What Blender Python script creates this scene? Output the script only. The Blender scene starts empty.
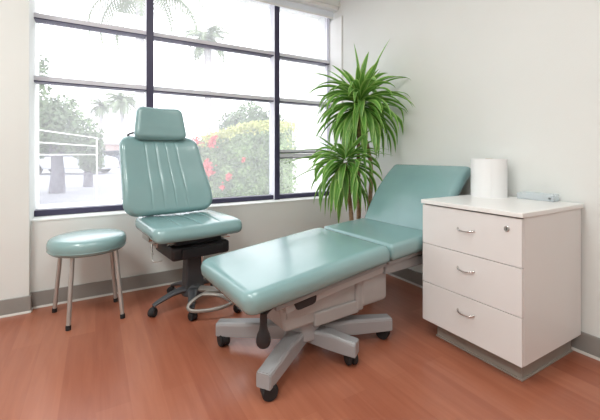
import bpy, bmesh, math, random
from mathutils import Vector, Matrix, Euler
PI = math.pi
COL = bpy.context.scene.collection
SC = bpy.context.scene
R0 = math.radians

# ------------------------------------------------------------------ materials
def new_mat(name):
    m = bpy.data.materials.new(name); m.use_nodes = True
    return m, m.node_tree.nodes, m.node_tree.links, m.node_tree.nodes['Principled BSDF']

def mat(name, col, rough=.5, metal=0.0, spec=.5, var=0.0, vscale=8.0, bump=0.0, bscale=60.0, coat=0.0, stretch=(1,1,1)):
    m, N, L, b = new_mat(name)
    b.inputs['Roughness'].default_value = rough
    b.inputs['Metallic'].default_value = metal
    b.inputs['Specular IOR Level'].default_value = spec
    b.inputs['Coat Weight'].default_value = coat
    b.inputs['Coat Roughness'].default_value = .15
    tc = N.new('ShaderNodeTexCoord'); mp = N.new('ShaderNodeMapping'); mp.inputs['Scale'].default_value = stretch
    L.new(tc.outputs['Object'], mp.inputs['Vector'])
    nz = N.new('ShaderNodeTexNoise'); nz.inputs['Scale'].default_value = vscale; nz.inputs['Detail'].default_value = 3
    L.new(mp.outputs[0], nz.inputs['Vector'])
    rp = N.new('ShaderNodeValToRGB')
    a = [max(0, c*(1-var)) for c in col]; d = [min(1, c*(1+var)) for c in col]
    rp.color_ramp.elements[0].position = .3; rp.color_ramp.elements[1].position = .7
    rp.color_ramp.elements[0].color = (*a, 1); rp.color_ramp.elements[1].color = (*d, 1)
    L.new(nz.outputs['Fac'], rp.inputs['Fac']); L.new(rp.outputs['Color'], b.inputs['Base Color'])
    if bump:
        n2 = N.new('ShaderNodeTexNoise'); n2.inputs['Scale'].default_value = bscale; n2.inputs['Detail'].default_value = 2
        L.new(mp.outputs[0], n2.inputs['Vector'])
        bp = N.new('ShaderNodeBump'); bp.inputs['Strength'].default_value = bump; bp.inputs['Distance'].default_value = .004
        L.new(n2.outputs['Fac'], bp.inputs['Height']); L.new(bp.outputs['Normal'], b.inputs['Normal'])
    return m

def floor_mat():
    m, N, L, b = new_mat('wood_plank_floor')
    tc = N.new('ShaderNodeTexCoord')
    mp = N.new('ShaderNodeMapping'); mp.inputs['Rotation'].default_value = (0, 0, PI/2)
    L.new(tc.outputs['Object'], mp.inputs['Vector'])
    br = N.new('ShaderNodeTexBrick'); br.offset = .37
    br.inputs['Scale'].default_value = 1.0
    br.inputs['Brick Width'].default_value = 1.2; br.inputs['Row Height'].default_value = .13
    br.inputs['Mortar Size'].default_value = .0012; br.inputs['Mortar Smooth'].default_value = .4
    br.inputs['Color1'].default_value = (.0, .0, .0, 1); br.inputs['Color2'].default_value = (1, 1, 1, 1)
    br.inputs['Mortar'].default_value = (.3, .3, .3, 1)
    L.new(mp.outputs[0], br.inputs['Vector'])
    mg = N.new('ShaderNodeMapping'); mg.inputs['Scale'].default_value = (14, 1.2, 1)
    L.new(tc.outputs['Object'], mg.inputs['Vector'])
    nz = N.new('ShaderNodeTexNoise'); nz.inputs['Scale'].default_value = 2.2; nz.inputs['Detail'].default_value = 6
    nz.inputs['Distortion'].default_value = .6
    L.new(mg.outputs[0], nz.inputs['Vector'])
    mx = N.new('ShaderNodeMath'); mx.operation = 'MULTIPLY'; mx.inputs[1].default_value = .30
    L.new(br.outputs['Color'], mx.inputs[0])
    ad = N.new('ShaderNodeMath'); ad.operation = 'MULTIPLY_ADD'; ad.inputs[1].default_value = .6
    L.new(nz.outputs['Fac'], ad.inputs[0]); L.new(mx.outputs[0], ad.inputs[2])
    rp = N.new('ShaderNodeValToRGB')
    e = rp.color_ramp.elements
    e[0].position = .15; e[0].color = (.30, .085, .045, 1)
    e[1].position = .75; e[1].color = (.44, .165, .095, 1)
    L.new(ad.outputs[0], rp.inputs['Fac'])
    L.new(rp.outputs['Color'], b.inputs['Base Color'])
    b.inputs['Roughness'].default_value = .30
    b.inputs['Specular IOR Level'].default_value = .6
    bp = N.new('ShaderNodeBump'); bp.inputs['Strength'].default_value = .12; bp.inputs['Distance'].default_value = .002
    L.new(nz.outputs['Fac'], bp.inputs['Height']); L.new(bp.outputs['Normal'], b.inputs['Normal'])
    return m

def glass_mat():
    # window glass; the translucent share adds a white glare veil over the view
    m = bpy.data.materials.new('window_glass'); m.use_nodes = True
    N = m.node_tree.nodes; L = m.node_tree.links; N.clear()
    o = N.new('ShaderNodeOutputMaterial')
    t = N.new('ShaderNodeBsdfTransparent'); t.inputs[0].default_value = (.97, .975, .98, 1)
    d = N.new('ShaderNodeBsdfTranslucent'); d.inputs[0].default_value = (.93, .93, .97, 1)
    g = N.new('ShaderNodeBsdfGlossy'); g.inputs['Roughness'].default_value = .03
    m1 = N.new('ShaderNodeMixShader'); m1.inputs[0].default_value = .13
    L.new(t.outputs[0], m1.inputs[1]); L.new(d.outputs[0], m1.inputs[2])
    m2 = N.new('ShaderNodeMixShader'); m2.inputs[0].default_value = .04
    L.new(m1.outputs[0], m2.inputs[1]); L.new(g.outputs[0], m2.inputs[2])
    L.new(m2.outputs[0], o.inputs['Surface'])
    return m

def cloth_mat(name, col, trans):
    m = bpy.data.materials.new(name); m.use_nodes = True
    N = m.node_tree.nodes; L = m.node_tree.links; N.clear()
    o = N.new('ShaderNodeOutputMaterial')
    a = N.new('ShaderNodeBsdfDiffuse'); a.inputs[0].default_value = (*col, 1)
    d = N.new('ShaderNodeBsdfTranslucent'); d.inputs[0].default_value = (*col, 1)
    mx = N.new('ShaderNodeMixShader'); mx.inputs[0].default_value = trans
    L.new(a.outputs[0], mx.inputs[1]); L.new(d.outputs[0], mx.inputs[2]); L.new(mx.outputs[0], o.inputs['Surface'])
    return m

def acrylic_mat():
    m = bpy.data.materials.new('clear_acrylic'); m.use_nodes = True
    N = m.node_tree.nodes; L = m.node_tree.links; N.clear()
    o = N.new('ShaderNodeOutputMaterial')
    t = N.new('ShaderNodeBsdfTransparent'); t.inputs[0].default_value = (.96, .98, .985, 1)
    g = N.new('ShaderNodeBsdfPrincipled'); g.inputs['Base Color'].default_value = (.80, .84, .87, 1); g.inputs['Roughness'].default_value = .12
    mx = N.new('ShaderNodeMixShader'); mx.inputs[0].default_value = .30
    L.new(t.outputs[0], mx.inputs[1]); L.new(g.outputs[0], mx.inputs[2]); L.new(mx.outputs[0], o.inputs['Surface'])
    return m

def leaf_mat():
    m, N, L, b = new_mat('leaf_green')
    uv = N.new('ShaderNodeUVMap'); sp = N.new('ShaderNodeSeparateXYZ'); L.new(uv.outputs[0], sp.inputs[0])
    # lighter margins along each strap leaf, darker centre: variegation that belongs to the leaf
    rp = N.new('ShaderNodeValToRGB'); e = rp.color_ramp.elements
    e[0].position = 0; e[0].color = (.40, .56, .18, 1)
    e[1].position = 1; e[1].color = (.40, .56, .18, 1)
    for p, c in ((.2, (.13, .30, .05, 1)), (.42, (.085, .22, .036, 1)), (.5, (.22, .40, .10, 1)), (.58, (.085, .22, .036, 1)), (.8, (.13, .30, .05, 1))):
        k = e.new(p); k.color = c
    L.new(sp.outputs[0], rp.inputs['Fac']); 
    hs = N.new('ShaderNodeHueSaturation')
    nz = N.new('ShaderNodeTexNoise'); nz.inputs['Scale'].default_value = 6
    mr = N.new('ShaderNodeMapRange'); mr.inputs['To Min'].default_value = .8; mr.inputs['To Max'].default_value = 1.8
    L.new(nz.outputs['Fac'], mr.inputs['Value']); L.new(mr.outputs[0], hs.inputs['Value'])
    L.new(rp.outputs['Color'], hs.inputs['Color']); L.new(hs.outputs[0], b.inputs['Base Color'])
    b.inputs['Roughness'].default_value = .38
    o = N['Material Output']
    tr = N.new('ShaderNodeBsdfTranslucent'); L.new(hs.outputs[0], tr.inputs[0])
    mx = N.new('ShaderNodeMixShader'); mx.inputs[0].default_value = .3
    L.new(b.outputs[0], mx.inputs[1]); L.new(tr.outputs[0], mx.inputs[2]); L.new(mx.outputs[0], o.inputs['Surface'])
    return m

M = {}
M['floor'] = floor_mat()
M['wall'] = mat('wall_paint', (.775, .79, .765), .7, var=.01, vscale=3, bump=.15, bscale=220)
M['white_trim'] = mat('white_trim_paint', (.86, .86, .85), .45, var=.01)
M['ceiling'] = mat('ceiling_paint', (.82, .82, .80), .8, var=.01)
M['base'] = mat('grey_baseboard_vinyl', (.30, .285, .265), .5, var=.04)
M['bead'] = mat('pale_floor_bead', (.66, .63, .59), .45, var=.02)
M['alu'] = mat('pale_anodised_frame', (.70, .70, .76), .45, metal=.0, var=.03)
M['dark_frame'] = mat('dark_bronze_frame', (.045, .04, .085), .42, var=.08)
M['glass'] = glass_mat()
M['blind'] = cloth_mat('blind_fabric', (.83, .85, .87), .45)
M['teal'] = mat('teal_vinyl', (.225, .378, .385), .27, var=.03, vscale=5, bump=.04, bscale=160, spec=.8, coat=.5)
M['seam'] = mat('dark_teal_seam', (.07, .16, .15), .6, var=.05)
M['steel'] = mat('brushed_steel', (.50, .50, .48), .36, metal=.6, var=.06, vscale=20, stretch=(1, 1, .1))
M['chrome'] = mat('chrome', (.62, .60, .58), .18, metal=1, var=.03)
M['black'] = mat('black_plastic', (.018, .018, .02), .4, var=.15)
M['rubber'] = mat('black_rubber', (.012, .012, .013), .65, var=.15)
M['charcoal'] = mat('charcoal_plastic', (.06, .062, .068), .42, var=.1)
M['silver'] = mat('silver_grey_plastic', (.36, .36, .37), .36, metal=.1, var=.03)
M['housing'] = mat('warm_grey_housing', (.40, .385, .375), .45, var=.03)
M['housing_dark'] = mat('mid_warm_grey_metal', (.28, .275, .27), .45, var=.04)
M['beige_metal'] = mat('beige_painted_metal', (.30, .28, .255), .4, metal=.3, var=.03)
M['lam'] = mat('white_laminate', (.77, .745, .73), .36, var=.012, vscale=2)
M['lam_top'] = mat('white_countertop_laminate', (.84, .83, .81), .3, var=.012, vscale=2)
M['gap'] = mat('shadow_gap_edge', (.12, .11, .11), .7, var=.05)
M['plinth'] = mat('grey_brown_plinth', (.30, .265, .23), .45, var=.04)
M['paper'] = mat('white_paper', (.86, .86, .86), .75, var=.01, bump=.15, bscale=90)
M['acrylic'] = acrylic_mat()
M['leaf'] = leaf_mat()
M['cane'] = mat('tan_cane_bark', (.38, .24, .14), .75, var=.25, vscale=24, bump=.5, bscale=40, stretch=(1, 1, 3))
M['pot'] = mat('dark_grey_pot', (.07, .075, .075), .5, var=.1)
M['soil'] = mat('potting_soil', (.05, .035, .022), .95, var=.4, vscale=40, bump=1, bscale=60)
# outside
M['asphalt'] = mat('pale_asphalt', (.27, .27, .30), .85, var=.06, vscale=1.5)
M['sidewalk'] = mat('pale_concrete', (.72, .71, .70), .85, var=.04, vscale=2)
M['hedge'] = mat('hedge_leaf', (.18, .26, .10), .7, var=.45, vscale=3.0)
M['hedge_tip'] = mat('yellow_green_hedge_tips', (.50, .52, .18), .7, var=.2, vscale=3.0)
M['bloom'] = mat('red_bloom', (.62, .12, .10), .6, var=.15)
M['tree'] = mat('tree_leaf', (.13, .19, .09), .75, var=.4, vscale=1.2)
M['bark'] = mat('grey_violet_bark', (.15, .14, .17), .85, var=.2)
M['palm'] = mat('palm_leaf', (.20, .25, .15), .7, var=.3, vscale=2)
M['palm_bark'] = mat('pale_palm_trunk', (.42, .40, .40), .85, var=.15)
M['stucco'] = mat('white_stucco', (.85, .84, .82), .9, var=.02)
M['carpaint'] = mat('pale_car_paint', (.45, .46, .50), .3, var=.03)
M['carpaint2'] = mat('dark_car_paint', (.10, .11, .14), .3, var=.05)
M['carglass'] = mat('dark_car_glass', (.06, .07, .08), .15, var=.05)
M['pink_wall'] = mat('faded_pink_stucco', (.45, .33, .30), .9, var=.05)

# ------------------------------------------------------------------ helpers
def setp(o, label=None, cat=None, group=None, kind=None):
    if label: o['label'] = label
    if cat: o['category'] = cat
    if group: o['group'] = group
    if kind: o['kind'] = kind
    return o

def empty(name, loc, rz=0, label=None, cat=None, group=None, kind=None):
    o = bpy.data.objects.new(name, None); COL.objects.link(o)
    o.location = loc; o.rotation_euler = (0, 0, rz); o.empty_display_size = .1
    return setp(o, label, cat, group, kind)

def obj(name, bm, m, parent=None, smooth=True, loc=None, rot=None, ang=35):
    me = bpy.data.meshes.new(name)
    bmesh.ops.recalc_face_normals(bm, faces=bm.faces)
    bm.to_mesh(me); bm.free()
    for mm in (m if isinstance(m, (list, tuple)) else [m]): me.materials.append(mm)
    if smooth:
        me.shade_smooth()
        me.set_sharp_from_angle(angle=R0(ang))
    o = bpy.data.objects.new(name, me); COL.objects.link(o)
    if smooth and ang == 35:
        wn = o.modifiers.new('weighted_normal', 'WEIGHTED_NORMAL'); wn.keep_sharp = True
    if parent: o.parent = parent
    if loc: o.location = loc
    if rot: o.rotation_euler = rot
    return o

def B(): return bmesh.new()

def merge(bm, tmp, mtx=None, mi=0):
    if mtx is not None: bmesh.ops.transform(tmp, matrix=mtx, verts=tmp.verts)
    vm = {}
    uvs = tmp.loops.layers.uv.active; uvd = None
    if uvs: uvd = bm.loops.layers.uv.verify()
    for v in tmp.verts: vm[v] = bm.verts.new(v.co)
    for f in tmp.faces:
        try: nf = bm.faces.new([vm[v] for v in f.verts])
        except ValueError: continue
        nf.material_index = mi or f.material_index
        if uvs:
            for a, b in zip(f.loops, nf.loops): b[uvd].uv = a[uvs].uv
    tmp.free()

def box(bm, x0, x1, y0, y1, z0, z1, bev=0.0, seg=2, mtx=None, mi=0):
    t = B(); bmesh.ops.create_cube(t, size=1)
    for v in t.verts:
        v.co = Vector((x0+(v.co.x+.5)*(x1-x0), y0+(v.co.y+.5)*(y1-y0), z0+(v.co.z+.5)*(z1-z0)))
    if bev: bmesh.ops.bevel(t, geom=list(t.edges), offset=bev, segments=seg, affect='EDGES', profile=.5)
    merge(bm, t, mtx, mi)

def cyl(bm, p0, p1, r0, r1=None, n=24, cap=True, bev=0.0):
    tube(bm, [p0, p1], [r0, r0 if r1 is None else r1], n, cap)

def tube(bm, pts, rads, n=14, cap=True, flat=1.0, up=None):
    """swept round/elliptic section; flat scales the section's second axis"""
    pts = [Vector(p) for p in pts]
    if not isinstance(rads, (list, tuple)): rads = [rads]*len(pts)
    rings = []; prev = None
    for i, p in enumerate(pts):
        if i == 0: d = pts[1]-pts[0]
        elif i == len(pts)-1: d = pts[-1]-pts[-2]
        else: d = (pts[i+1]-pts[i]).normalized()+(pts[i]-pts[i-1]).normalized()
        d.normalize()
        if prev is None:
            u = Vector(up) if up else (Vector((0, 0, 1)) if abs(d.z) < .9 else Vector((1, 0, 0)))
        else: u = prev
        a = d.cross(u).normalized(); u2 = a.cross(d).normalized(); prev = u2
        r = rads[i]
        rings.append([bm.verts.new(p+a*(math.cos(2*PI*k/n)*r)+u2*(math.sin(2*PI*k/n)*r*flat)) for k in range(n)])
    for i in range(len(rings)-1):
        for k in range(n):
            bm.faces.new((rings[i][k], rings[i][(k+1) % n], rings[i+1][(k+1) % n], rings[i+1][k]))
    if cap:
        bm.faces.new(rings[0][::-1]); bm.faces.new(rings[-1])

def spline(pts, per=8):
    P = [Vector(p) for p in pts]; out = []
    P = [2*P[0]-P[1]]+P+[2*P[-1]-P[-2]]
    for i in range(1, len(P)-2):
        for k in range(per):
            t = k/per; a, b, c, d = P[i-1], P[i], P[i+1], P[i+2]
            out.append(.5*((2*b)+(c-a)*t+(2*a-5*b+4*c-d)*t*t+(3*b-a-3*c+d)*t**3))
    out.append(P[-2]); return out

def lathe(bm, prof, n=48, c=(0, 0, 0), wob=None):
    rings = []
    for r, z in prof:
        if r < 1e-6: rings.append([bm.verts.new((c[0], c[1], c[2]+z))])
        else: rings.append([bm.verts.new((c[0]+r*math.cos(2*PI*k/n), c[1]+r*math.sin(2*PI*k/n), c[2]+z)) for k in range(n)])
    for a, b in zip(rings, rings[1:]):
        for k in range(n):
            k2 = (k+1) % n
            if len(a) == 1 and len(b) == 1: break
            if len(a) == 1: bm.faces.new((a[0], b[k], b[k2]))
            elif len(b) == 1: bm.faces.new((a[k], a[k2], b[0]))
            else: bm.faces.new((a[k], a[k2], b[k2], b[k]))

def prism(bm, pts, z0, z1, bev=0.0):
    t = B()
    lo = [t.verts.new((p[0], p[1], z0)) for p in pts]; hi = [t.verts.new((p[0], p[1], z1)) for p in pts]
    n = len(pts)
    t.faces.new(lo[::-1]); t.faces.new(hi)
    for k in range(n): t.faces.new((lo[k], lo[(k+1) % n], hi[(k+1) % n], hi[k]))
    if bev: bmesh.ops.bevel(t, geom=list(t.edges), offset=bev, segments=2, affect='EDGES', profile=.5)
    merge(bm, t)

def cushion(a, b, th, R, rt, rb, puff=.01, grooves_x=(), grooves_y=(), gd=.006, gw=.004, warp=None, n=34, pillow=0.0, Rp=None):
    """upholstered pad centred on the origin: half sizes a, b; thickness th (z 0..th); plan corner radius R"""
    def lines(h, gr):
        s = set()
        for k in range(n+1):
            t = -1+2*k/n
            s.add(round(math.sin(t*PI/2)*h*.55+t*h*.45, 5))
        s |= {-h, h}
        out = [q for q in sorted(s) if all(abs(q-g) > gw*2.4 for g in gr)]
        for g in gr: out += [g-gw*2, g-gw, g, g+gw, g+gw*2]
        return sorted(out)
    X = lines(a, grooves_x); Y = lines(b, grooves_y)
    bm = B()
    R_in = R
    def plan(x, y):
        R = Rp if (Rp is not None and x > 0) else R_in
        dx = abs(x)-(a-R); dy = abs(y)-(b-R)
        if dx > 0 and dy > 0:
            ex = dx*math.sqrt(max(0, 1-dy*dy/(2*R*R))); ey = dy*math.sqrt(max(0, 1-dx*dx/(2*R*R)))
            return math.copysign(a-R+ex, x), math.copysign(b-R+ey, y), R-math.hypot(ex, ey)
        return x, y, min(a-abs(x), b-abs(y))
    def top(x, y, x0, y0, s):
        z = th
        if s < rt: z = th-rt+math.sqrt(max(0, rt*rt-(rt-s)**2))
        k = max(0, min(1, s/(rt*2.2)))
        z += puff*(1-(x/a)**2)*(1-(y/b)**2)
        for g in grooves_x: z -= gd*math.exp(-((x0-g)/gw)**2)*k
        for g in grooves_y: z -= gd*math.exp(-((y0-g)/gw)**2)*k
        if pillow and grooves_x:
            gs = [-a]+list(grooves_x)+[a]
            for l, r in zip(gs, gs[1:]):
                if l <= x0 <= r: z += pillow*math.sin(PI*(x0-l)/(r-l))*k
        return z
    def bot(s):
        return rb-math.sqrt(max(0, rb*rb-(rb-s)**2)) if s < rb else 0.0
    T = {}; Bo = {}
    for i, x0 in enumerate(X):
        for j, y0 in enumerate(Y):
            x, y, s = plan(x0, y0); s = max(0, s)
            p = Vector((x, y, top(x, y, x0, y0, s))); q = Vector((x, y, bot(s)))
            T[i, j] = bm.verts.new(warp(p) if warp else p); Bo[i, j] = bm.verts.new(warp(q) if warp else q)
    nx, ny = len(X), len(Y)
    for i in range(nx-1):
        for j in range(ny-1):
            bm.faces.new((T[i, j], T[i+1, j], T[i+1, j+1], T[i, j+1]))
            bm.faces.new((Bo[i, j], Bo[i, j+1], Bo[i+1, j+1], Bo[i+1, j]))
    ring = [(i, 0) for i in range(nx)]+[(nx-1, j) for j in range(1, ny)]+[(i, ny-1) for i in range(nx-2, -1, -1)]+[(0, j) for j in range(ny-2, 0, -1)]
    for k in range(len(ring)):
        p, q = ring[k], ring[(k+1) % len(ring)]
        bm.faces.new((T[p], Bo[p], Bo[q], T[q]))
    bmesh.ops.remove_doubles(bm, verts=bm.verts, dist=1e-6)
    return bm

# ------------------------------------------------------------------ camera
H = 1.05
cam = bpy.data.cameras.new('camera'); co = bpy.data.objects.new('camera', cam); COL.objects.link(co)
co.location = (0, 0, H); co.rotation_euler = (PI/2, 0, -R0(30.3))
cam.sensor_fit = 'HORIZONTAL'; cam.sensor_width = 36; cam.lens = 36*350/600
cam.shift_y = -(210-154)/600
cam.clip_start = .05; cam.clip_end = 500
SC.camera = co
CA, SA = math.cos(R0(30.3)), math.sin(R0(30.3))
def at(px, z, h=0.0):
    x = (px-300)/350*z
    return Vector((z*SA+x*CA, z*CA-x*SA, h))

# ------------------------------------------------------------------ the room
WX, WY, GY = 2.22, 2.97, 3.16          # right wall, window wall, glazing plane
PX, PY = -.380, 2.91                  # left pilaster edge and front plane
XL, YB, CH = -2.6, -2.3, 2.95
SILL, HEAD = .60, 2.60
def struct(name, bm, m, smooth=False, ang=35):
    o = obj(name, bm, m, None, smooth, ang=ang); o['kind'] = 'structure'; return o

b = B(); box(b, XL-.2, WX+.2, YB-.2, 3.4, -.12, 0); struct('floor', b, M['floor'])
b = B(); box(b, XL-.2, WX+.2, YB-.2, 3.4, CH, CH+.12); struct('ceiling', b, M['ceiling'])
b = B(); box(b, WX, WX+.2, YB, 3.4, 0, CH); struct('wall_right', b, M['wall'])
b = B(); box(b, XL-.2, XL, YB, 3.4, 0, CH); struct('wall_left', b, M['wall'])
b = B(); box(b, XL-.2, WX+.2, YB-.2, YB, 0, CH); struct('wall_back', b, M['wall'])
b = B()                                   # window wall: below the sill, header, pilaster at left
box(b, PX-.3, WX, WY, 3.4, 0, SILL-.012, 0); box(b, PX-.3, WX, WY, 3.4, HEAD, CH)
box(b, XL, PX, PY, 3.4, 0, CH, 0)
struct('wall_window', b, M['wall'])

def baseboard(name, p0, p1, nrm):
    """grey vinyl base with a pale bead where it meets the floor"""
    p0, p1, nrm = Vector(p0), Vector(p1), Vector(nrm); L_ = (p1-p0).length; d = (p1-p0)/L_
    mt = Matrix((( d.x, nrm.x, 0, p0.x), (d.y, nrm.y, 0, p0.y), (0, 0, 1, 0), (0, 0, 0, 1)))
    b = B(); box(b, 0, L_, 0, .010, .012, .113, .003, 1, mt)
    o = struct(name, b, M['base'], True)
    b = B(); t = B()
    pr = [(0, .001), (.016, .001), (.015, .008), (.011, .014), (0, .016)]
    lo = [t.verts.new((0, y, z)) for y, z in pr]; hi = [t.verts.new((L_, y, z)) for y, z in pr]
    t.faces.new(lo); t.faces.new(hi[::-1])
    for k in range(5): t.faces.new((lo[k], hi[k], hi[(k+1) % 5], lo[(k+1) % 5]))
    merge(b, t, mt); obj('floor_bead', b, M['bead'], o)
baseboard('baseboard_window', (PX, WY, 0), (WX, WY, 0), (0, -1, 0))
baseboard('baseboard_right', (WX, YB, 0), (WX, WY, 0), (-1, 0, 0))
baseboard('baseboard_left', (XL, PY, 0), (PX+.011, PY, 0), (0, -1, 0))
baseboard('trim_1', (PX, PY, 0), (PX, WY, 0), (1, 0, 0))

# window
win = empty('window_1', (0, 0, 0), kind='structure')
b = B(); box(b, PX, WX-.001, WY-.004, GY+.05, SILL-.012, SILL, .002, 1); obj('window_sill', b, M['wall'], win)
b = B(); box(b, WX-.014, WX-.0005, WY-.05, GY-.03, SILL+.001, 2.49, .003, 1); obj('jamb_lining', b, M['white_trim'], win)
FY0, FY1 = GY-.035, GY+.055
mull = [-.772, .388, 1.548]
def profile_bar(x0, x1, y0, y1, z0, z1, side, parent, name):
    """frame member: dark room-facing cap on a paler body"""
    b = B()
    if side == 'v':
        box(b, x0, x1, y0, y0+.008, z0, z1, .0015, 1)
        o = obj(name, b, M['dark_frame'], parent)
        b = B(); box(b, x0+.003, x1-.003, y0+.008, y1, z0, z1); obj('frame_body', b, M['alu'], o)
    return o
for x in mull: profile_bar(x-.030, x+.024, FY0-.04, FY1, SILL, 2.555, 'v', win, 'mullion')
b = B(); box(b, PX-.2, WX-.014, FY0, FY1, SILL+.001, SILL+.042, .002, 1); obj('bottom_rail', b, M['dark_frame'], win)
b = B(); box(b, WX-.024, WX-.0145, FY0+.004, FY1, SILL, HEAD, .002, 1); sf = obj('side_frame', b, M['alu'], win)
b = B(); box(b, WX-.026, WX-.0145, FY0+.02, FY0+.032, SILL, HEAD); obj('glazing_seal', b, M['dark_frame'], sf)
b = B(); box(b, PX-.2, WX-.014, FY0, FY1, 2.555, HEAD, .002, 1); obj('top_rail', b, M['alu'], win)
edges = [(-.70+.0, mull[1]-.021), (mull[1]+.021, mull[2]-.021), (mull[2]+.021, WX-.030)]
def transom(x0, x1, zc, h=.042):
    b = B(); box(b, x0, x1, FY0-.012, FY1, zc-h/2+.008, zc+h/2, .002, 1); o = obj('transom', b, M['alu'], win)
    b = B(); box(b, x0, x1, FY0-.012, FY1, zc-h/2, zc-h/2+.008); obj('transom_underside', b, M['dark_frame'], o)
for (x0, x1) in edges:
    for zc in (1.59, 2.04): transom(x0, x1, zc)
transom(*edges[2], 1.030, .048)
transom(*edges[2], 1.076, .034)
for (x0, x1) in edges:
    zs = [SILL+.042, 1.569, 1.611, 2.019, 2.061, 2.555]
    for k in (0, 2, 4):
        b = B(); box(b, x0+.001, x1-.001, GY+.014, GY+.018, zs[k], zs[k+1]); obj('pane', b, M['glass'], win, False)

# roller blind
rb = empty('roller_blind', (1.0, 3.05, 2.6), 0, 'white roller blind pulled up at the top of the window', 'blind')
def inp(o): # keep world coordinates for a part of an offset parent
    o.matrix_parent_inverse = Matrix.Translation(-Vector(o.parent.location)); return o
b = B(); box(b, PX+.002, WX-.005, 2.985, 3.085, 2.565, 2.70, .006, 2)
for v in b.verts:
    pass
inp(obj('cassette', b, M['white_trim'], rb))
b = B(); box(b, PX+.01, WX-.035, 3.04, 3.042, 2.50, 2.567); inp(obj('fabric', b, M['blind'], rb, False))
b = B(); box(b, PX+.01, WX-.035, 3.034, 3.048, 2.485, 2.505, .004, 2); inp(obj('bottom_bar', b, M['white_trim'], rb))
# header notch for the cassette: the cassette hangs on the header soffit (HEAD) in front of the glazing

# ------------------------------------------------------------------ round stool
def caster_foot(): pass
st = empty('stool', (-.040, 2.665, 0), 0, 'round backless stool with teal padded seat and four steel legs', 'stool')
b = B()
prof = [(0, .428), (.185, .428), (.204, .431), (.216, .441), (.2225, .458), (.224, .478), (.2225, .497), (.216, .512), (.204, .521), (.18, .526), (.14, .529), (.08, .531), (0, .532)]
lathe(b, prof, 72); obj('seat', b, M['teal'], st, ang=60)
b = B(); lathe(b, [(.2195, .450), (.2235, .452), (.2235, .454), (.2205, .457)], 72); obj('piping', b, M['teal'], st)
for fx, fy in ((-.100, -.165), (.190, -.158), (-.195, .166), (.165, .145)):
    p0 = Vector((fx*.80, fy*.80, .435)); p1 = Vector((fx, fy, .012))
    b = B(); tube(b, [p0, p1], .0125, 20); lg = obj('leg', b, M['steel'], st)
    b = B(); q = p1+(p0-p1).normalized()*.016
    tube(b, [Vector((p1.x, p1.y, 0)), p1+Vector((0, 0, .004)), q], [.0145, .0148, .0142], 20); obj('rubber_foot', b, M['rubber'], lg)

# ------------------------------------------------------------------ casters
def caster(parent, x, y, top, rot=0.0, r=.027, brake=False):
    """twin wheel caster: stem, hood, two wheels; floor at z=0"""
    mt = Matrix.Translation((x, y, 0)) @ Matrix.Rotation(rot, 4, 'Z')
    b = B(); t = B(); tube(t, [(0, 0, r*1.5), (0, 0, top)], .009, 12); merge(b, t, mt)
    t = B()
    # hood: half drum around the wheels
    n = 14; w = .012
    A = []; Bq = []
    for k in range(n+1):
        a = PI*(-.08)+k/n*PI*1.0
        A.append(t.verts.new((.012+math.cos(a)*(r+.004), -w, r+math.sin(a)*(r+.004))))
        Bq.append(t.verts.new((.012+math.cos(a)*(r+.004), w, r+math.sin(a)*(r+.004))))
    for k in range(n): t.faces.new((A[k], A[k+1], Bq[k+1], Bq[k]))
    t.faces.new(A[::-1]); t.faces.new(Bq); t.faces.new((A[0], Bq[0], Bq[-1], A[-1]))
    merge(b, t, mt)
    o = obj('caster', b, M['black'], parent)
    for s in (-1, 1):
        b = B(); t = B()
        pr = [(0, .0), (r*.55, .0), (r*.62, .002), (r*.9, .002), (r, .004), (r, .013), (r*.88, .016), (r*.3, .0165), (0, .0165)]
        pr = [(q, z_*r/.022) for q, z_ in pr]
        lathe(t, pr, 28)
        rotm = Matrix.Rotation(-s*PI/2, 4, 'X')
        merge(b, t, mt @ Matrix.Translation((.012, s*.0015, r)) @ rotm)
        obj('wheel', b, M['rubber'], o)
    return o

# ------------------------------------------------------------------ reclining chair
ch = empty('exam_chair', (.59, 2.50, 0), R0(8), 'teal padded high backed medical chair with headrest on a dark wheeled base', 'chair')
# local frame: -Y faces the room, x across
def seat_warp(p):
    q = p.copy()
    k = (p.y+.27)/.54                     # 0 front .. 1 back
    q.x *= 1.0-.05*k
    if p.y < -.10: q.z -= .012*((-.10-p.y)/.17)**2
    q.z -= .012*math.exp(-(p.x/.16)**2)*(.4+.6*k)
    return q
b = cushion(.300, .285, .088, .06, .036, .028, .006, (-.13, .0, .13), (), .004, .0035, seat_warp, 36, .002)
se = obj('seat', b, M['teal'], ch, loc=(-.03, .025, .520), ang=70)
def back_warp(p):
    # p.y along the back height (-.285 bottom .. .285 top); p.z is thickness towards the sitter
    q = p.copy(); k = (p.y+.28)/.56
    q.x = q.x*(1.06-.15*k)-.036*k+.006
    q.z += .030*(abs(p.x)/.27)**2.2 + .02*math.exp(-((p.y+.13)/.12)**2)
    if k > .8: q.z -= .05*((k-.8)/.2)**2*.5
    return q
b = cushion(.305, .300, .085, .095, .034, .03, .004, (-.125, -.045, .035, .115), (), .003, .003, back_warp, 36, .0006)
lean = R0(18)
bk = obj('backrest', b, M['teal'], ch, loc=(-.095, .335, .885), rot=(PI/2-lean, 0, 0), ang=70)
def head_warp(p):
    q = p.copy(); q.x *= 1+.09*(-p.y/.12); q.z += .02*(abs(p.x)/.16)**2; return q
b = cushion(.178, .124, .085, .05, .035, .035, .006, (), (-.03,), .0015, .01, head_warp, 26)
hd = obj('headrest', b, M['teal'], ch, loc=(-.120, .40, 1.268), rot=(PI/2-R0(10), 0, 0), ang=70)
b = B()
tube(b, spline([(-.27, .40, 1.215), (-.325, .405, 1.195), (-.315, .405, 1.175), (-.17, .42, 1.13), (.0, .42, 1.13), (.10, .415, 1.16)], 6), .008, 10)
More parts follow.
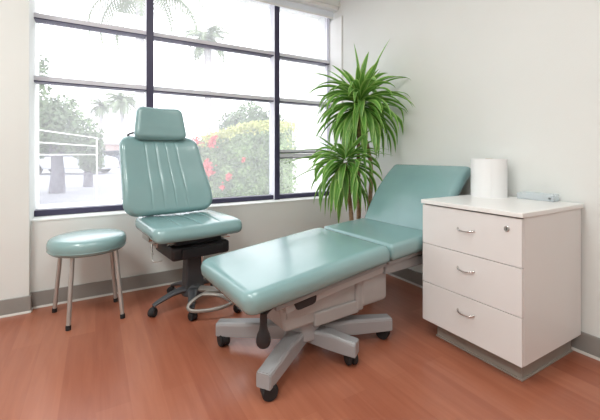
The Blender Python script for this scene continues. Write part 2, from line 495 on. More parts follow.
tube(b, [(-.15, .43, 1.06), (-.15, .43, 1.22)], .009, 10); tube(b, [(-.02, .43, 1.06), (-.02, .43, 1.22)], .009, 10)
obj('headrest_bracket', b, M['charcoal'], ch)
b = B()                                     # steel side brackets under the seat
for s in (-1, 1):
    b = B()
    box(b, s*.222-.004-.02, s*.222+.004-.02, -.01, .35, .43, .522, .003, 1)
    tube(b, [(s*.222-.02, .03, .45), (s*.245-.02, .03, .45), (s*.252-.02, .02, .42), (s*.252-.02, .0, .39)], .007, 8)
    tube(b, [(s*.215-.02, .10, .47), (s*.250-.02, .10, .47)], .015, 12)
    tube(b, [(s*.222-.02, .34, .50), (s*.20-.04, .39, .62)], .010, 8)
    obj('bracket', b, M['chrome'], ch)
b = B(); tube(b, spline([(-.272, .0, .41), (-.276, -.01, .36), (-.265, -.03, .35), (-.22, -.04, .355)], 5), .005, 8); obj('side_lever', b, M['steel'], ch)
b = B()                                     # dark mechanism tray
box(b, -.20, .20, -.17, .20, .365, .452, .02, 3); box(b, -.14, .14, -.19, -.14, .375, .44, .01, 2)
box(b, -.16, .16, -.12, .18, .45, .524, .004, 1)
obj('mechanism', b, M['black'], ch)
b = B(); box(b, -.20, .215, -.10, -.085, .455, .478, .003, 1); tube(b, [(-.21, -.10, .462), (.23, -.10, .462)], .007, 10); obj('crossbar', b, M['chrome'], ch)
b = B()
t = B(); box(t, -.058, .058, -.045, .045, .12, .39, .012, 3)
for v in t.verts: 
    k = (v.co.z-.12)/.27; v.co.x *= 1.15-.25*k
merge(b, t)
lathe(b, [(0, .075), (.075, .075), (.08, .09), (.07, .13), (.05, .15), (0, .15)], 28)
obj('column', b, M['charcoal'], ch)
b = B(); tube(b, [(.045, -.048, .385), (.045, -.06, .30), (.045, -.05, .24)], .007, 10); obj('gas_lever', b, M['chrome'], ch)
inv = Matrix.Rotation(-R0(8), 3, 'Z')
for ang, rr in ((193, .27), (255, .245), (40, .25), (110, .26)):
    a = R0(ang-8); d = Vector((math.cos(a), math.sin(a), 0)); 
    b = B(); tube(b, [d*.03+Vector((0, 0, .112)), d*.09+Vector((0, 0, .118)), d*(rr*.55)+Vector((0, 0, .110)), d*(rr*.85)+Vector((0, 0, .085)), d*(rr+.005)+Vector((0, 0, .066))], [.04, .034, .027, .022, .018], 16, True, .62)
    ar = obj('base_arm', b, M['charcoal'], ch)
    caster(ar, d.x*rr, d.y*rr, .07, a+.6)
a = R0(310-8); d = Vector((math.cos(a), math.sin(a), 0)); rr = .35
b = B(); tube(b, [d*.03+Vector((0, 0, .112)), d*.16+Vector((0, 0, .122)), d*.28+Vector((0, 0, .095)), d*rr+Vector((0, 0, .066))], [.036, .028, .024, .018], 16, True, .62)
ar = obj('base_arm', b, M['beige_metal'], ch); ar['label'] = 'beige arm'
caster(ar, d.x*rr, d.y*rr, .07, a-.5)
b = B()                                     # looped beige foot lever
P = lambda px, z, h: Matrix.Rotation(-R0(8), 3, 'Z') @ (at(px, z, h)-Vector((.59, 2.50, 0)))
tube(b, spline([P(220, 2.36, .125), P(207, 2.28, .150), P(194, 2.22, .125), P(188, 2.19, .095), P(192, 2.18, .072), P(208, 2.19, .072), P(222, 2.21, .082), P(232, 2.25, .09)], 6), .012, 12, True, .8)
tube(b, spline([P(203, 2.25, .148), P(216, 2.24, .150), P(227, 2.25, .120), P(233, 2.26, .085)], 6), .014, 12, True, .8)
obj('foot_lever', b, M['beige_metal'], ch)

# ------------------------------------------------------------------ treatment couch
TH = R0(3.8)
bed = empty('treatment_couch', (.564, 1.643, 0), TH, 'teal padded adjustable treatment couch with raised back on grey wheeled base', 'treatment couch')
W2 = .311
# local: x along the couch from the foot, y across (+ towards the window)
tilt = math.atan2(.552-.469, .79)
def place(name, bm, x, z, rot_y, parent=bed, m='teal', ang=70):
    return obj(name, bm, M[m], parent, loc=(x, 0, z), rot=(0, rot_y, 0), ang=ang)
def foot_warp(p):
    q = p.copy()
    if p.x > .3: q.z -= .004*((p.x-.3)/.1)
    return q
b = cushion(.430, W2, .100, .060, .034, .03, .010, (), (), 0, .004, foot_warp, 34, Rp=.022)
place('leg_cushion', b, .378, (.469+.552)/2-.094, -tilt)
b = cushion(.197, W2, .094, .02, .018, .028, .006, (), (), 0, .004, None, 30)
t2 = math.atan2(.022, .40)
place('seat_cushion', b, 1.010, .562-.094+.002, -t2)
# back cushion
bt = R0(57)
bl = .56
def bk_warp(p):
    q = p.copy(); k = (p.x+bl/2)/bl
    k = max(0.0, k); q.z -= .075*k**2.6; q.z += .012*math.sin(PI*k)
    return q
b = cushion(bl/2, W2+.006, .088, .028, .026, .03, .008, (), (), 0, .004, bk_warp, 34)
# front face passes through (1.195,.565) and (1.195+.44*cos, ...)
cx = 1.187+math.cos(bt)*bl/2; cz = .548+math.sin(bt)*bl/2
n = Vector((-math.sin(bt), 0, math.cos(bt)))
o = obj('back_cushion', b, M['teal'], bed, loc=(cx-n.x*.088, 0, cz-n.z*.088), rot=(0, -bt, 0), ang=70)
# frame under the cushions
def slab(name, x0, z0, x1, z1, hw, th, m, bev=.004, parent=bed):
    """bar between two (x,z) points, th thick below the line"""
    L_ = math.hypot(x1-x0, z1-z0); a = math.atan2(z1-z0, x1-x0)
    b = B(); box(b, 0, L_, -hw, hw, -th, 0, bev, 2, Matrix.Translation((x0, 0, z0)) @ Matrix.Rotation(-a, 4, 'Y'))
    return obj(name, b, M[m], parent)
slab('leg_support', .10, .379, .80, .452, .275, .02, 'housing_dark')
slab('leg_frame', .16, .366, .80, .433, .255, .04, 'housing')
slab('seat_support', .81, .459, 1.22, .482, .285, .02, 'housing_dark')
b = B()
box(b, .80, 1.42, -.268, -.238, .385, .442, .005, 2); box(b, .80, 1.42, .238, .268, .385, .442, .005, 2)
box(b, .80, .83, -.24, .24, .39, .44, .004, 1); box(b, 1.39, 1.42, -.24, .24, .39, .44, .004, 1)
obj('seat_frame', b, M['housing_dark'], bed)
slab('back_support', 1.26, .50, 1.47, .80, .26, .02, 'housing_dark')
b = B(); tube(b, [(1.36, .0, .42), (1.43, 0, .70)], .018, 14); obj('back_strut', b, M['steel'], bed)
b = B()                                      # actuator housing (lower cover)
t = B(); box(t, .15, .66, -.20, .20, .205, .412, .016, 3)
for v in t.verts:
    if v.co.z > .34: v.co.z = .355+(v.co.x-.17)*.092+(.0 if v.co.z < .395 else .02)
    elif v.co.x < .3: v.co.x += .05*(.3-v.co.z)/.1
merge(b, t)
obj('housing', b, M['housing'], bed)
b = B(); box(b, .36, .66, -.212, .212, .190, .262, .010, 3); obj('housing_skirt', b, M['housing'], bed)
b = B(); box(b, .20, .60, -.206, .206, .268, .345, .006, 2); obj('side_panel', b, M['housing'], bed)
b = B(); box(b, .66, .87, -.225, .225, .215, .43, .028, 4); obj('lift_column', b, M['housing'], bed)
b = B(); box(b, .635, .69, -.218, .218, .20, .43, .014, 3); obj('column_rib', b, M['housing'], bed)
b = B()                                      # dark slot handle under the leg cushion
t = B(); prismpts = [(.205, 0), (.335, .012), (.33, -.018), (.315, -.026), (.235, -.034), (.22, -.03)]
lo = [t.verts.new((x, -.262, .362+z)) for x, z in prismpts]; hi = [t.verts.new((x, -.235, .362+z)) for x, z in prismpts]
t.faces.new(lo); t.faces.new(hi[::-1])
for k in range(6): t.faces.new((lo[k], hi[k], hi[(k+1) % 6], lo[(k+1) % 6]))
bmesh.ops.bevel(t, geom=list(t.edges), offset=.003, segments=2, affect='EDGES')
merge(b, t); obj('latch_handle', b, M['black'], bed)
# hanging black paddle lever
b = B()
t = B(); lathe(t, [(0, .05), (.017, .048), (.0175, .02), (.018, -.01), (.022, -.03), (.030, -.048), (.035, -.068), (.036, -.085), (.032, -.102), (.022, -.114), (.01, -.119), (0, -.12)], 28)
for v in t.verts: v.co.y *= .6; v.co.x *= .9; v.co.z *= .9
merge(b, t, Matrix.Translation((.045, -.262, .318)) @ Matrix.Rotation(R0(-28), 4, 'Z'))
tube(b, [(.045, -.262, .355), (.09, -.245, .368), (.17, -.22, .368)], .009, 10)
obj('paddle_lever', b, M['black'], bed)
# star base
def loc(p): 
    q = Matrix.Rotation(-TH, 3, 'Z') @ (Vector(p)-Vector((.564, 1.643, 0))); return q
hub = loc((.95, 1.60, 0))
b = B(); lathe(b, [(0, .095), (.09, .095), (.098, .105), (.098, .14), (.085, .165), (.09, .21), (0, .21)], 36, (hub.x, hub.y, 0)); obj('base_hub', b, M['silver'], bed)
def base_arm(end, w0=.048, w1=.036, h0=.152, h1=.130):
    e = loc(end); d = (e-hub); L_ = d.length; d.normalize(); s = Vector((-d.y, d.x, 0))
    b = B(); t = B()
    secs = [(0.02, w0, h0, .085), (L_*.25, w0*.92, h0-.003, .078), (L_*.6, (w0+w1)/2*.95, (h0+h1)/2+.004, .066), (L_-.02, w1, h1+.002, .058), (L_+.028, w1*.97, h1-.002, .057)]
    rings = []
    for x, w, zt, zb in secs:
        r = [(-w, zb), (w, zb), (w, zt-.010), (w*.8, zt), (-w*.8, zt), (-w, zt-.010)]
        rings.append([t.verts.new(hub+d*x+s*u+Vector((0, 0, z))) for u, z in r])
    for i in range(len(rings)-1):
        for k in range(6): t.faces.new((rings[i][k], rings[i][(k+1) % 6], rings[i+1][(k+1) % 6], rings[i+1][k]))
    t.faces.new(rings[0][::-1]); t.faces.new(rings[-1])
    bmesh.ops.bevel(t, geom=[e_ for e_ in t.edges], offset=.004, segments=2, affect='EDGES')
    merge(b, t)
    o = obj('base_arm', b, M['silver'], bed)
    caster(o, e.x, e.y, .07, math.atan2(d.y, d.x)+2.3, .035)
for e in ((.607, 1.885, 0), (.632, 1.369, 0), (1.10, 1.372, 0), (1.423, 1.475, 0), (1.25, 1.93, 0)): base_arm(e)

# ------------------------------------------------------------------ drawer cabinet
CX, CY0, CY1, CZ0, CZ1 = 1.626, .840, 1.384, .103, .766
cb = empty('drawer_cabinet', (1.92, 1.11, 0), 0, 'white three drawer cabinet standing against the right wall', 'cabinet')
def cpart(name, b, m, parent=cb, **k):
    o = obj(name, b, m, parent, **k)
    if parent is cb: inp(o)
    return o
b = B(); box(b, CX+.019, 2.196, CY0, CY1, CZ0, CZ1, .0015, 1); cpart('body', b, M['lam'])
b = B(); box(b, CX-.008, 2.205, CY0-.008, CY1+.006, CZ1+.001, .790, .0035, 3); cpart('countertop', b, M['lam_top'])
b = B(); box(b, CX+.0165, CX+.019, CY0+.004, CY1-.004, CZ0+.004, CZ1-.001); cpart('carcass_edge', b, M['gap'], smooth=False)
b = B(); box(b, CX+.078, 2.19, CY0+.042, CY1-.04, .003, CZ0); cpart('plinth', b, M['plinth'], smooth=False)
b = B(); box(b, CX+.070, 2.19, CY0+.034, CY1-.035, .0, .010, .002, 1); pl = cpart('plinth_bead', b, M['plinth'])
hb = (CZ1-.004-CZ0)/3
for k in range(3):
    z0 = CZ0+k*hb+.0015; z1 = CZ0+(k+1)*hb-.0015
    b = B(); box(b, CX, CX+.0165, CY0+.0005, CY1-.0005, z0, z1, .0015, 2); dr = cpart('drawer', b, M['lam'])
    zc = z0+(.118 if k == 2 else .135); yc = 1.112
    b = B(); pts = []
    for i in range(13):
        t = -1+2*i/12; pts.append((CX-.002-.018*(1-t**4)*1.0 if abs(t) < 1 else CX+.002, yc+t*.046, zc+.004-.008*(1-t*t)))
    tube(b, pts, [.0055, .0045, .0038, .0033, .003, .003, .003, .003, .003, .0033, .0038, .0045, .0055], 12, True, 1.1)
    h_ = obj('handle', b, M['chrome'], dr)
    if k == 2:
        b = B(); t = B(); lathe(t, [(0, 0), (.0135, 0), (.0135, .003), (.0115, .005), (.0, .005)], 24)
        merge(b, t, Matrix.Translation((CX, .905, .708)) @ Matrix.Rotation(-PI/2, 4, 'Y')); lk = obj('lock', b, M['chrome'], dr)
        b = B(); box(b, CX-.0062, CX-.0048, .9038, .9062, .7015, .7145); obj('keyhole', b, M['black'], dr, False)

# paper roll on the cabinet
rl = empty('paper_roll', (2.088, 1.272, .790), 0, 'plain white upright paper roll on top of the drawer cabinet', 'paper roll')
b = B()
a0 = R0(222)
prism(b, [(math.cos(a0+2*PI*k/96)*(.0990+.0022*k/95), math.sin(a0+2*PI*k/96)*(.0990+.0022*k/95)) for k in range(96)], 0, .230, .0006)
obj('roll', b, M['paper'], rl)
b = B(); lathe(b, [(.0180, .2301), (.0198, .2301), (.0198, .2318), (.0180, .2318), (.0180, .2301)], 32); obj('core_tube', b, mat('cardboard_core', (.55, .45, .34), .8), rl)

# clear acrylic rail tray
tr = empty('acrylic_tray', (2.165, 1.035, .790), 0, 'low clear acrylic tray lying at the wall on the drawer cabinet', 'tray')
b = B()
box(b, -.03, .03, -.095, .095, 0, .004, .001, 1)
box(b, -.032, -.028, -.095, .095, .0, .036, .001, 1); box(b, .028, .032, -.095, .095, .0, .040, .001, 1)
box(b, -.03, .03, .092, .096, 0, .036, .001, 1); box(b, -.03, .03, -.096, -.092, 0, .036, .001, 1)
obj('tray_body', b, M['acrylic'], tr)
b = B(); box(b, -.027, .0, -.090, -.068, .005, .034, .003, 2); obj('end_block', b, mat('pale_grey_plastic', (.55, .58, .60), .4), tr)
b = B(); t = B(); lathe(t, [(0, 0), (.0055, 0), (.0055, .003), (0, .003)], 16); merge(b, t, Matrix.Translation((-.0325, -.076, .018)) @ Matrix.Rotation(-PI/2, 4, 'Y')); obj('button', b, M['charcoal'], tr)

# ------------------------------------------------------------------ plant
PLX, PLY = 1.86, 2.27
pt = empty('potted_plant', (PLX, PLY, 0), 0, 'tall potted plant with two crowns of long green strap leaves in the corner', 'plant')
b = B(); lathe(b, [(0, 0), (.115, 0), (.122, .006), (.150, .30), (.160, .305), (.162, .33), (.152, .334), (.146, .328), (.142, .29), (0, .29)], 48); obj('pot', b, M['pot'], pt)
b = B(); lathe(b, [(.141, .292), (.13, .302), (.07, .308), (0, .31)], 36); obj('soil', b, M['soil'], pt)
canes = [([(.02, .0, .29), (.03, -.005, .6), (.02, -.01, 1.0), (.02, -.03, 1.42)], .019, .014),
         ([(-.055, -.03, .29), (-.075, -.03, .6), (-.13, -.03, .98)], .020, .015),
         ([(.06, -.03, .29), (.105, -.05, .62), (.13, -.04, .95), (.05, -.03, 1.28)], .019, .015)]
for pts, r0, r1 in canes:
    s = spline(pts, 10); b = B()
    tube(b, s, [r0+(r1-r0)*i/(len(s)-1)+.0012*math.sin(i*2.3) for i in range(len(s))], 12); obj('cane', b, M['cane'], pt)
rnd = random.Random(11)
def leaf(bm, uvl, base, az, el, ln, w, droop, twist):
    n = 11; p = Vector(base); cur = el; rows = []
    side0 = Vector((-math.sin(az), math.cos(az), 0))
    for i in range(n+1):
        t = i/n
        d = Vector((math.cos(az)*math.cos(cur), math.sin(az)*math.cos(cur), math.sin(cur)))
        up = side0.cross(d).normalized()*-1
        s = (side0*math.cos(twist*t)+up*math.sin(twist*t)).normalized(); u2 = d.cross(s).normalized()
        ww = w*(.30+.70*math.sin(min(1, t*2.6)*PI/2))*(1-max(0, (t-.45)/.55)**1.7)+.0008
        wp = Vector((PLX, PLY, 0))+p
        # keep leaves off the walls and the couch
        q = p.copy()
        if wp.x > 2.195: q.x = 2.195-PLX - .002*(wp.x-2.195)
        if wp.y > 2.95: q.y = 2.95-PLY
        if wp.z < 1.03 and wp.x > 1.35 and wp.y < 2.07: q.y = max(q.y, 2.07-PLY)
        rows.append([bm.verts.new(q-s*ww*.5+u2*ww*.14), bm.verts.new(q-u2*ww*.10), bm.verts.new(q+s*ww*.5+u2*ww*.14)])
        p = p+d*(ln/n)
        cur = cur-droop/n*(.5+1.1*t)
        cur = max(cur, -R0(86))
    for i in range(n):
        for k in range(2):
            f = bm.faces.new((rows[i][k], rows[i][k+1], rows[i+1][k+1], rows[i+1][k]))
            us = [(k*.5, i/n), ((k+1)*.5, i/n), ((k+1)*.5, (i+1)/n), (k*.5, (i+1)/n)]
            for lp, uv in zip(f.loops, us): lp[uvl].uv = uv
def crown(c, spread, count, lmin, lmax, elmin, elmax, wmul=1.0, seed=3, specials=()):
    b = B(); uvl = b.loops.layers.uv.verify(); g = random.Random(seed)
    for i in range(count):
        t = i/count
        az = i*2.39996+g.uniform(-.3, .3)
        el = R0(elmax+(elmin-elmax)*(t**.85)+g.uniform(-10, 10))
        base = Vector(c)+Vector((math.cos(az)*.02, math.sin(az)*.02, spread*(.5-t)))
        ln = g.uniform(lmin, lmax)*(.75 if t < .12 else 1)
        leaf(b, uvl, base, az, el, ln, g.uniform(.044, .066)*wmul, R0(g.uniform(55, 125)) if t > .1 else R0(g.uniform(5, 30)), g.uniform(-.7, .7))
    for sp in specials:
        leaf(b, uvl, Vector(c)+Vector((0, 0, sp[0])), R0(sp[1]), R0(sp[2]), sp[3], sp[4], R0(sp[5]), sp[6])
    return obj('foliage', b, M['leaf'], pt)
# azimuth -30 deg is towards the right of the picture, 150 towards the left
crown((.02, -.03, 1.46), .16, 125, .32, .50, -42, 62, 1.0, 5,
      [(.05, -40, 66, .54, .058, 8, .2), (.08, 120, 86, .44, .070, 8, .1), (.08, 10, 80, .40, .058, 20, .3), (.05, -35, 48, .52, .034, 90, .3), (.03, -32, 25, .52, .032, 70, .3),
       (.0, 160, 20, .44, .034, 40, .2), (.04, 152, 45, .48, .042, 50, .2), (.0, -30, 5, .46, .034, 45, .1)])
crown((-.13, -.03, .975), .14, 84, .28, .44, -55, 50, .9, 9,
      [(.02, 155, 14, .52, .036, 50, .2), (.0, 152, -5, .50, .036, 40, .1), (.03, 160, 28, .42, .032, 55, .2),
       (.02, -33, 22, .40, .022, 45, .1), (.02, -38, 35, .38, .022, 60, .1)])

# ------------------------------------------------------------------ outside
b = B(); box(b, -60, 60, 3.42, 140, -.30, -.02); struct('ground', b, M['asphalt'])
b = B()
p0, p1, p2, p3 = at(-60, 3.9), at(420, 4.2), at(420, 9), at(-60, 8.2)
prism(b, [(-6, 3.5), (6, 3.5), (8, 9), (-10, 9)], -.02, .0); struct('sidewalk', b, M['sidewalk'])

def blob_tree(name, base, trunk_h, trunk_r, blobs, label, cat, leafsize=.16, nleaf=900, seed=1, group=None):
    r = empty(name, base, 0, label, cat, group)
    g = random.Random(seed)
    b = B(); zt = trunk_h
    tube(b, [(0, 0, -.02), (.02, .01, trunk_h*.5), (-.01, 0, trunk_h)], [trunk_r*1.25, trunk_r, trunk_r*.8], 12)
    for (x, y, z, rr) in blobs[:4]: tube(b, [(0, 0, trunk_h*.9), (x*.7, y*.7, z)], [trunk_r*.6, trunk_r*.25], 8)
    obj('trunk', b, M['bark'], r)
    b = B()
    tot = sum(q[3]**2 for q in blobs)
    for (x, y, z, rr) in blobs:
        for k in range(int(nleaf*rr*rr/tot)):
            d = Vector((g.gauss(0, 1), g.gauss(0, 1), g.gauss(0, 1))).normalized()
            p = Vector((x, y, z))+d*rr*(g.random()**.35)
            a = Vector((g.gauss(0, 1), g.gauss(0, 1), g.gauss(0, 1))).normalized(); c = a.cross(d).normalized() if a.cross(d).length > .01 else Vector((1, 0, 0))
            s = leafsize*g.uniform(.6, 1.3)
            b.faces.new([b.verts.new(p-a*s), b.verts.new(p+c*s*.6), b.verts.new(p+a*s), b.verts.new(p-c*s*.6)])
    obj('foliage', b, M['tree'], r, False)
    return r
zt = 9.0
blob_tree('street_tree', at(57, 9.6), 1.1, .16, [(0, 0, 1.75, .75), (-.55, .2, 1.5, .6), (.55, -.2, 1.5, .6), (.1, 0, 2.2, .5), (-.3, 0, 2.0, .5), (.8, -.4, 1.25, .4)], 'broad leafy street tree outside the left window pane', 'tree', .065, 5200, 4)
blob_tree('street_tree', at(20, 7.4), 1.6, .13, [(0, 0, 2.4, .55), (.15, 0, 2.9, .4), (-.4, 0, 2.0, .6)], 'taller tree at the far left edge of the window', 'tree', .06, 3000, 8)
blob_tree('street_tree', at(88, 11.5), 1.3, .12, [(0, 0, 1.15, .42), (.1, 0, .8, .4), (-.1, .1, 1.4, .28)], 'small tree right of the broad leafy street tree', 'tree', .055, 2600, 18)
blob_tree('bushy_tree', at(252, 13), 1.6, .12, [(0, 0, 2.25, .75), (-.6, .3, 2.1, .6), (.6, -.3, 2.1, .6)], 'pale round tree rising behind the flowering hedge', 'tree', .06, 4200, 7)

def palm(base, h, r, fl, nf, label, seed, lean=0.0, fw=.06):
    o = empty('palm_tree', base, 0, label, 'palm tree'); g = random.Random(seed)
    b = B(); tube(b, spline([(0, 0, -.02), (lean*.3, 0, h*.5), (lean, 0, h)], 6), [r*1.3]+[r]*11+[r*.9], 10); obj('trunk', b, M['palm_bark'], o)
    b = B()
    for k in range(nf):
        az = k*2.4+g.uniform(-.2, .2); el = g.uniform(-.3, 1.25); p = Vector((lean, 0, h)); cur = el; ps = []
        for i in range(9):
            ps.append((p.copy(), cur)); p = p+Vector((math.cos(az)*math.cos(cur), math.sin(az)*math.cos(cur), math.sin(cur)))*(fl/8); cur -= .27
        tube(b, [q[0] for q in ps], .008*fl, 5)
        sd = Vector((-math.sin(az), math.cos(az), 0))
        for i in range(1, 9):
            for j in range(3):
                t = (i+j/3-1/3)/8; q = ps[i-1][0].lerp(ps[i][0], (j+.5)/3); ll = fl*.32*math.sin(max(.15, min(1, t*1.15))*PI*.9+.12)
                d = (ps[i][0]-ps[i-1][0]).normalized()
                for s in (-1, 1):
                    tip = q+sd*s*ll*.8+d*ll*.4+Vector((0, 0, -ll*.5))
                    b.faces.new([b.verts.new(q-d*fw*fl*.2), b.verts.new(q+d*fw*fl*.2), b.verts.new(tip)])
    obj('foliage', b, M['palm'], o, False); return o
zz = 26
palm(at(101, zz), 1.05+(154-106)/350*zz, .13, 1.35, 26, 'small distant palm, left of the pair outside the window', 2, 0, .1)
palm(at(122, zz-2), 1.05+(154-102)/350*(zz-2), .13, 1.6, 30, 'distant palm just left of the chair headrest', 3, 0, .1)
palm(at(208, 14), 1.05+(154-40)/350*14, .14, 1.3, 26, 'palm with bare trunk rising behind the left end of the hedge', 5, 0, .1)
palm(at(140, 7.0), 1.05+(154+8)/350*7.0, .08, 1.6, 22, 'near palm whose fronds hang into the top of the window', 6, 0, .07)

# flowering hedge
g = random.Random(21)
hA, hB = at(196, 7.6), at(291, 7.0)
hg = empty('flowering_hedge', (hA+hB)/2, math.atan2((hB-hA).y, (hB-hA).x), 'clipped green hedge with red blooms outside the middle pane', 'hedge')
L_ = (hB-hA).length; Hh = 1.62
b = B(); box(b, -L_/2+.15, L_/2-.05, -.30, .30, 0, Hh-.10, .06, 3)
def hedge_top(x): 
    k = (x+L_/2)/L_; return Hh*(.80+.22*min(1, k*1.6)) 
for v in b.verts:
    if v.co.z > .5: v.co.z = hedge_top(v.co.x)-.07
hc = obj('hedge_core', b, M['hedge'], hg)
b = B(); b2 = B()
for k in range(9000):
    x = g.uniform(-L_/2, L_/2); ht = hedge_top(x)
    if g.random() < .72: y = -.36+g.uniform(-.05, .05)+.0; z = g.uniform(.02, ht)
    else: y = g.uniform(-.38, .38); z = ht+g.uniform(-.10, .05)
    if g.random() < .06: x = L_/2+g.uniform(-.05, .03); y = g.uniform(-.36, .36); z = g.uniform(.02, ht)
    if x < -L_/2+.3: z *= .9
    a = Vector((g.gauss(0, 1), g.gauss(0, 1), g.gauss(0, 1))).normalized(); c = a.cross(Vector((g.gauss(0, 1), g.gauss(0, 1), g.gauss(0, 1)))).normalized(); s = g.uniform(.02, .045)
    tgt = b2 if z > ht-.12-g.random()*.12 else b; p = Vector((x, y, z))
    tgt.faces.new([tgt.verts.new(p-a*s), tgt.verts.new(p+c*s*.6), tgt.verts.new(p+a*s), tgt.verts.new(p-c*s*.6)])
obj('foliage', b, M['hedge'], hg, False)
obj('top_growth', b2, M['hedge_tip'], hg, False)['label'] = 'yellow green top growth'
b = B()
for (px, py, rr) in ((214, 143, .10), (209, 168, .13), (212, 172, .10), (234, 176, .07), (196, 141, .08), (217, 139, .06), (208, 163, .07), (250, 160, .03), (226, 186, .04)):
    z = 7.1; wp = at(px, z, 1.05-(py-154)/350*z); q = wp-Vector(hg.location); q.rotate(Euler((0, 0, -hg.rotation_euler.z))); q.y = -.42
    for k in range(int(120*rr/.1)):
        d = Vector((g.gauss(0, rr*.5), g.gauss(0, .03), g.gauss(0, rr*.55))); p = q+d; s = g.uniform(.012, .028)
        a = Vector((g.gauss(0, 1), g.gauss(0, 1), g.gauss(0, 1))).normalized(); c = a.cross(Vector((g.gauss(0, 1), g.gauss(0, 1), .3))).normalized()
        b.faces.new([b.verts.new(p-a*s), b.verts.new(p+c*s), b.verts.new(p+a*s), b.verts.new(p-c*s)])
obj('bloom_cluster', b, M['bloom'], hg, False)

# white building beyond the right hand pane
wbA, wbB = at(289, 8.1), at(345, 7.2)
bl_ = empty('white_building', (wbA.x, wbA.y, 0), -R0(30), 'plain white building outside the right window pane', 'building')
b = B(); box(b, 0, 4.5, 0, 3.5, -.02, 3.4, .01, 1); obj('wall', b, M['stucco'], bl_)
b = B(); box(b, -.06, 4.6, -.06, 3.6, 3.4, 3.5, .01, 1); obj('roof', b, M['stucco'], bl_)

# low pinkish building far down the street
b = B(); fb = empty('street_building', at(98, 34), R0(-20), 'low pinkish building far down the street', 'building')
box(b, -7, 8, 0, 6, -.02, 2.0, .02, 1); obj('wall', b, M['pink_wall'], fb)
b = B(); box(b, -7.2, 8.2, -.3, 6.3, 2.0, 2.25, .02, 1); obj('roof', b, M['stucco'], fb)

# parked cars
def car(base, rz, m, label):
    o = empty('car', base, rz, label, 'car', None)
    b = B()
    pr = [(-2.1, .28), (-2.15, .62), (-1.95, .82), (-1.25, .90), (-.65, 1.32), (.75, 1.36), (1.45, .95), (2.0, .86), (2.12, .6), (2.1, .28)]
    t = B(); lo = [t.verts.new((x, -.86, z)) for x, z in pr]; hi = [t.verts.new((x, .86, z)) for x, z in pr]
    t.faces.new(lo); t.faces.new(hi[::-1])
    for k in range(len(pr)): t.faces.new((lo[k], hi[k], hi[(k+1) % len(pr)], lo[(k+1) % len(pr)]))
    bmesh.ops.bevel(t, geom=list(t.edges), offset=.05, segments=2, affect='EDGES'); merge(b, t)
    obj('car_body', b, m, o)
    b = B(); t = B(); pw = [(-1.1, .93), (-.6, 1.27), (.7, 1.30), (1.3, .97)]
    for s in (-1, 1):
        vs = [t.verts.new((x, s*.875, z)) for x, z in pw]; t.faces.new(vs)
    bmesh.ops.solidify(t, geom=list(t.faces), thickness=.02); merge(b, t); obj('side_window', b, M['carglass'], o, False)
    for x in (-1.35, 1.35):
        for s in (-1, 1):
            b = B(); cyl(b, (x, s*.72, .31), (x, s*.90, .31), .31, n=20); obj('wheel', b, M['rubber'], o)
car(at(72, 19, -.02), R0(-25), M['carpaint'], 'pale car parked behind the broad leafy street tree')
car(at(114, 28, -.02), R0(-22), M['carpaint2'], 'dark car parked farther down the street')

# thin white bars outside, modelled in place of reflection lines on the glass
r0 = Vector((-.667, 5.486, 0)); dr_ = Vector((.289, .954, 0)).normalized()
ra = empty('reflection_bars', r0, math.atan2(dr_.y, dr_.x), 'three white bars standing in for reflections in the left pane', 'reflection lines')
for hz_ in (1.36, 1.20, 1.04):
    b = B(); tube(b, [(-.5, 0, hz_), (2.4, 0, hz_)], .009, 10); obj('reflection_bar', b, M['white_trim'], ra)
for x in (-.45, 2.38):
    b = B(); tube(b, [(x, 0, 0), (x, 0, 1.36)], .013, 10); obj('bar_post', b, M['white_trim'], ra)

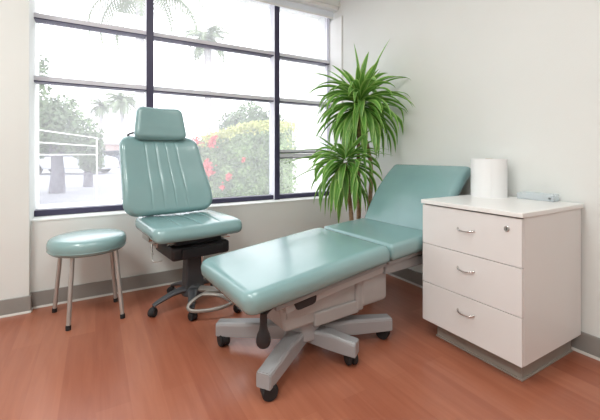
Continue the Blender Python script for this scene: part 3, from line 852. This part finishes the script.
# ------------------------------------------------------------------ unseen ceiling panels added to brighten the room, and daylight
def fill_panel_light(x, y, power):
    o = empty('fill_panel', (x, y, CH), 0, 'unseen square ceiling panel added to light the room' , 'fill light', 'fill lights')
    b = B(); box(b, -.32, .32, -.32, .32, -.03, -.001, .004, 1); inp2 = obj('frame', b, M['white_trim'], o)
    m = bpy.data.materials.new('fill_diffuser'); m.use_nodes = True; p = m.node_tree.nodes['Principled BSDF']
    p.inputs['Base Color'].default_value = (.9, .9, .9, 1); p.inputs['Emission Color'].default_value = (1, .97, .93, 1); p.inputs['Emission Strength'].default_value = 1.5
    b = B(); box(b, -.29, .29, -.29, .29, -.036, -.030); obj('diffuser', b, m, o, False)
    l = bpy.data.lights.new('fill_lamp', 'AREA'); l.shape = 'SQUARE'; l.size = .58; l.energy = power; l.color = (.955, 1, .985)
    lo = bpy.data.objects.new('fill_lamp', l); COL.objects.link(lo); lo.parent = o; lo.location = (0, 0, -.045)
for x, y, p_ in ((-1.3, 1.3, 34), (.5, .9, 16), (-1.3, -.5, 34), (.5, -.9, 12)): fill_panel_light(x, y, p_)

w = bpy.data.worlds.new('world'); SC.world = w; w.use_nodes = True
N = w.node_tree.nodes; L = w.node_tree.links
bg = N['Background']; 
tc = N.new('ShaderNodeTexCoord'); nz = N.new('ShaderNodeTexNoise'); nz.inputs['Scale'].default_value = 2.0; nz.inputs['Detail'].default_value = 4
rp = N.new('ShaderNodeValToRGB'); rp.color_ramp.elements[0].color = (.90, .93, 1.0, 1); rp.color_ramp.elements[1].color = (1, 1, 1, 1)
L.new(tc.outputs['Generated'], nz.inputs['Vector']); L.new(nz.outputs['Fac'], rp.inputs['Fac']); L.new(rp.outputs['Color'], bg.inputs['Color'])
bg.inputs['Strength'].default_value = 3.1
sun = bpy.data.lights.new('sun', 'SUN'); sun.energy = .3; sun.angle = R0(3); sun.color = (1, .96, .9)
so = bpy.data.objects.new('sun', sun); COL.objects.link(so); so.location = (-3, -3, 8)
so.rotation_euler = (R0(42), 0, R0(-35))
# daylight portal in the window opening
pl_ = bpy.data.lights.new('window_portal', 'AREA'); pl_.shape = 'RECTANGLE'; pl_.size = 2.6; pl_.size_y = 2.0; pl_.cycles.is_portal = True
po = bpy.data.objects.new('window_portal', pl_); COL.objects.link(po); po.location = (.93, 3.3, 1.6); po.rotation_euler = (-PI/2, 0, 0)

vs = SC.view_settings
SC.display_settings.display_device = 'sRGB'
vs.view_transform = 'Standard'; vs.look = 'None'; vs.gamma = 1; vs.use_curve_mapping = False
vs.exposure = 0.2
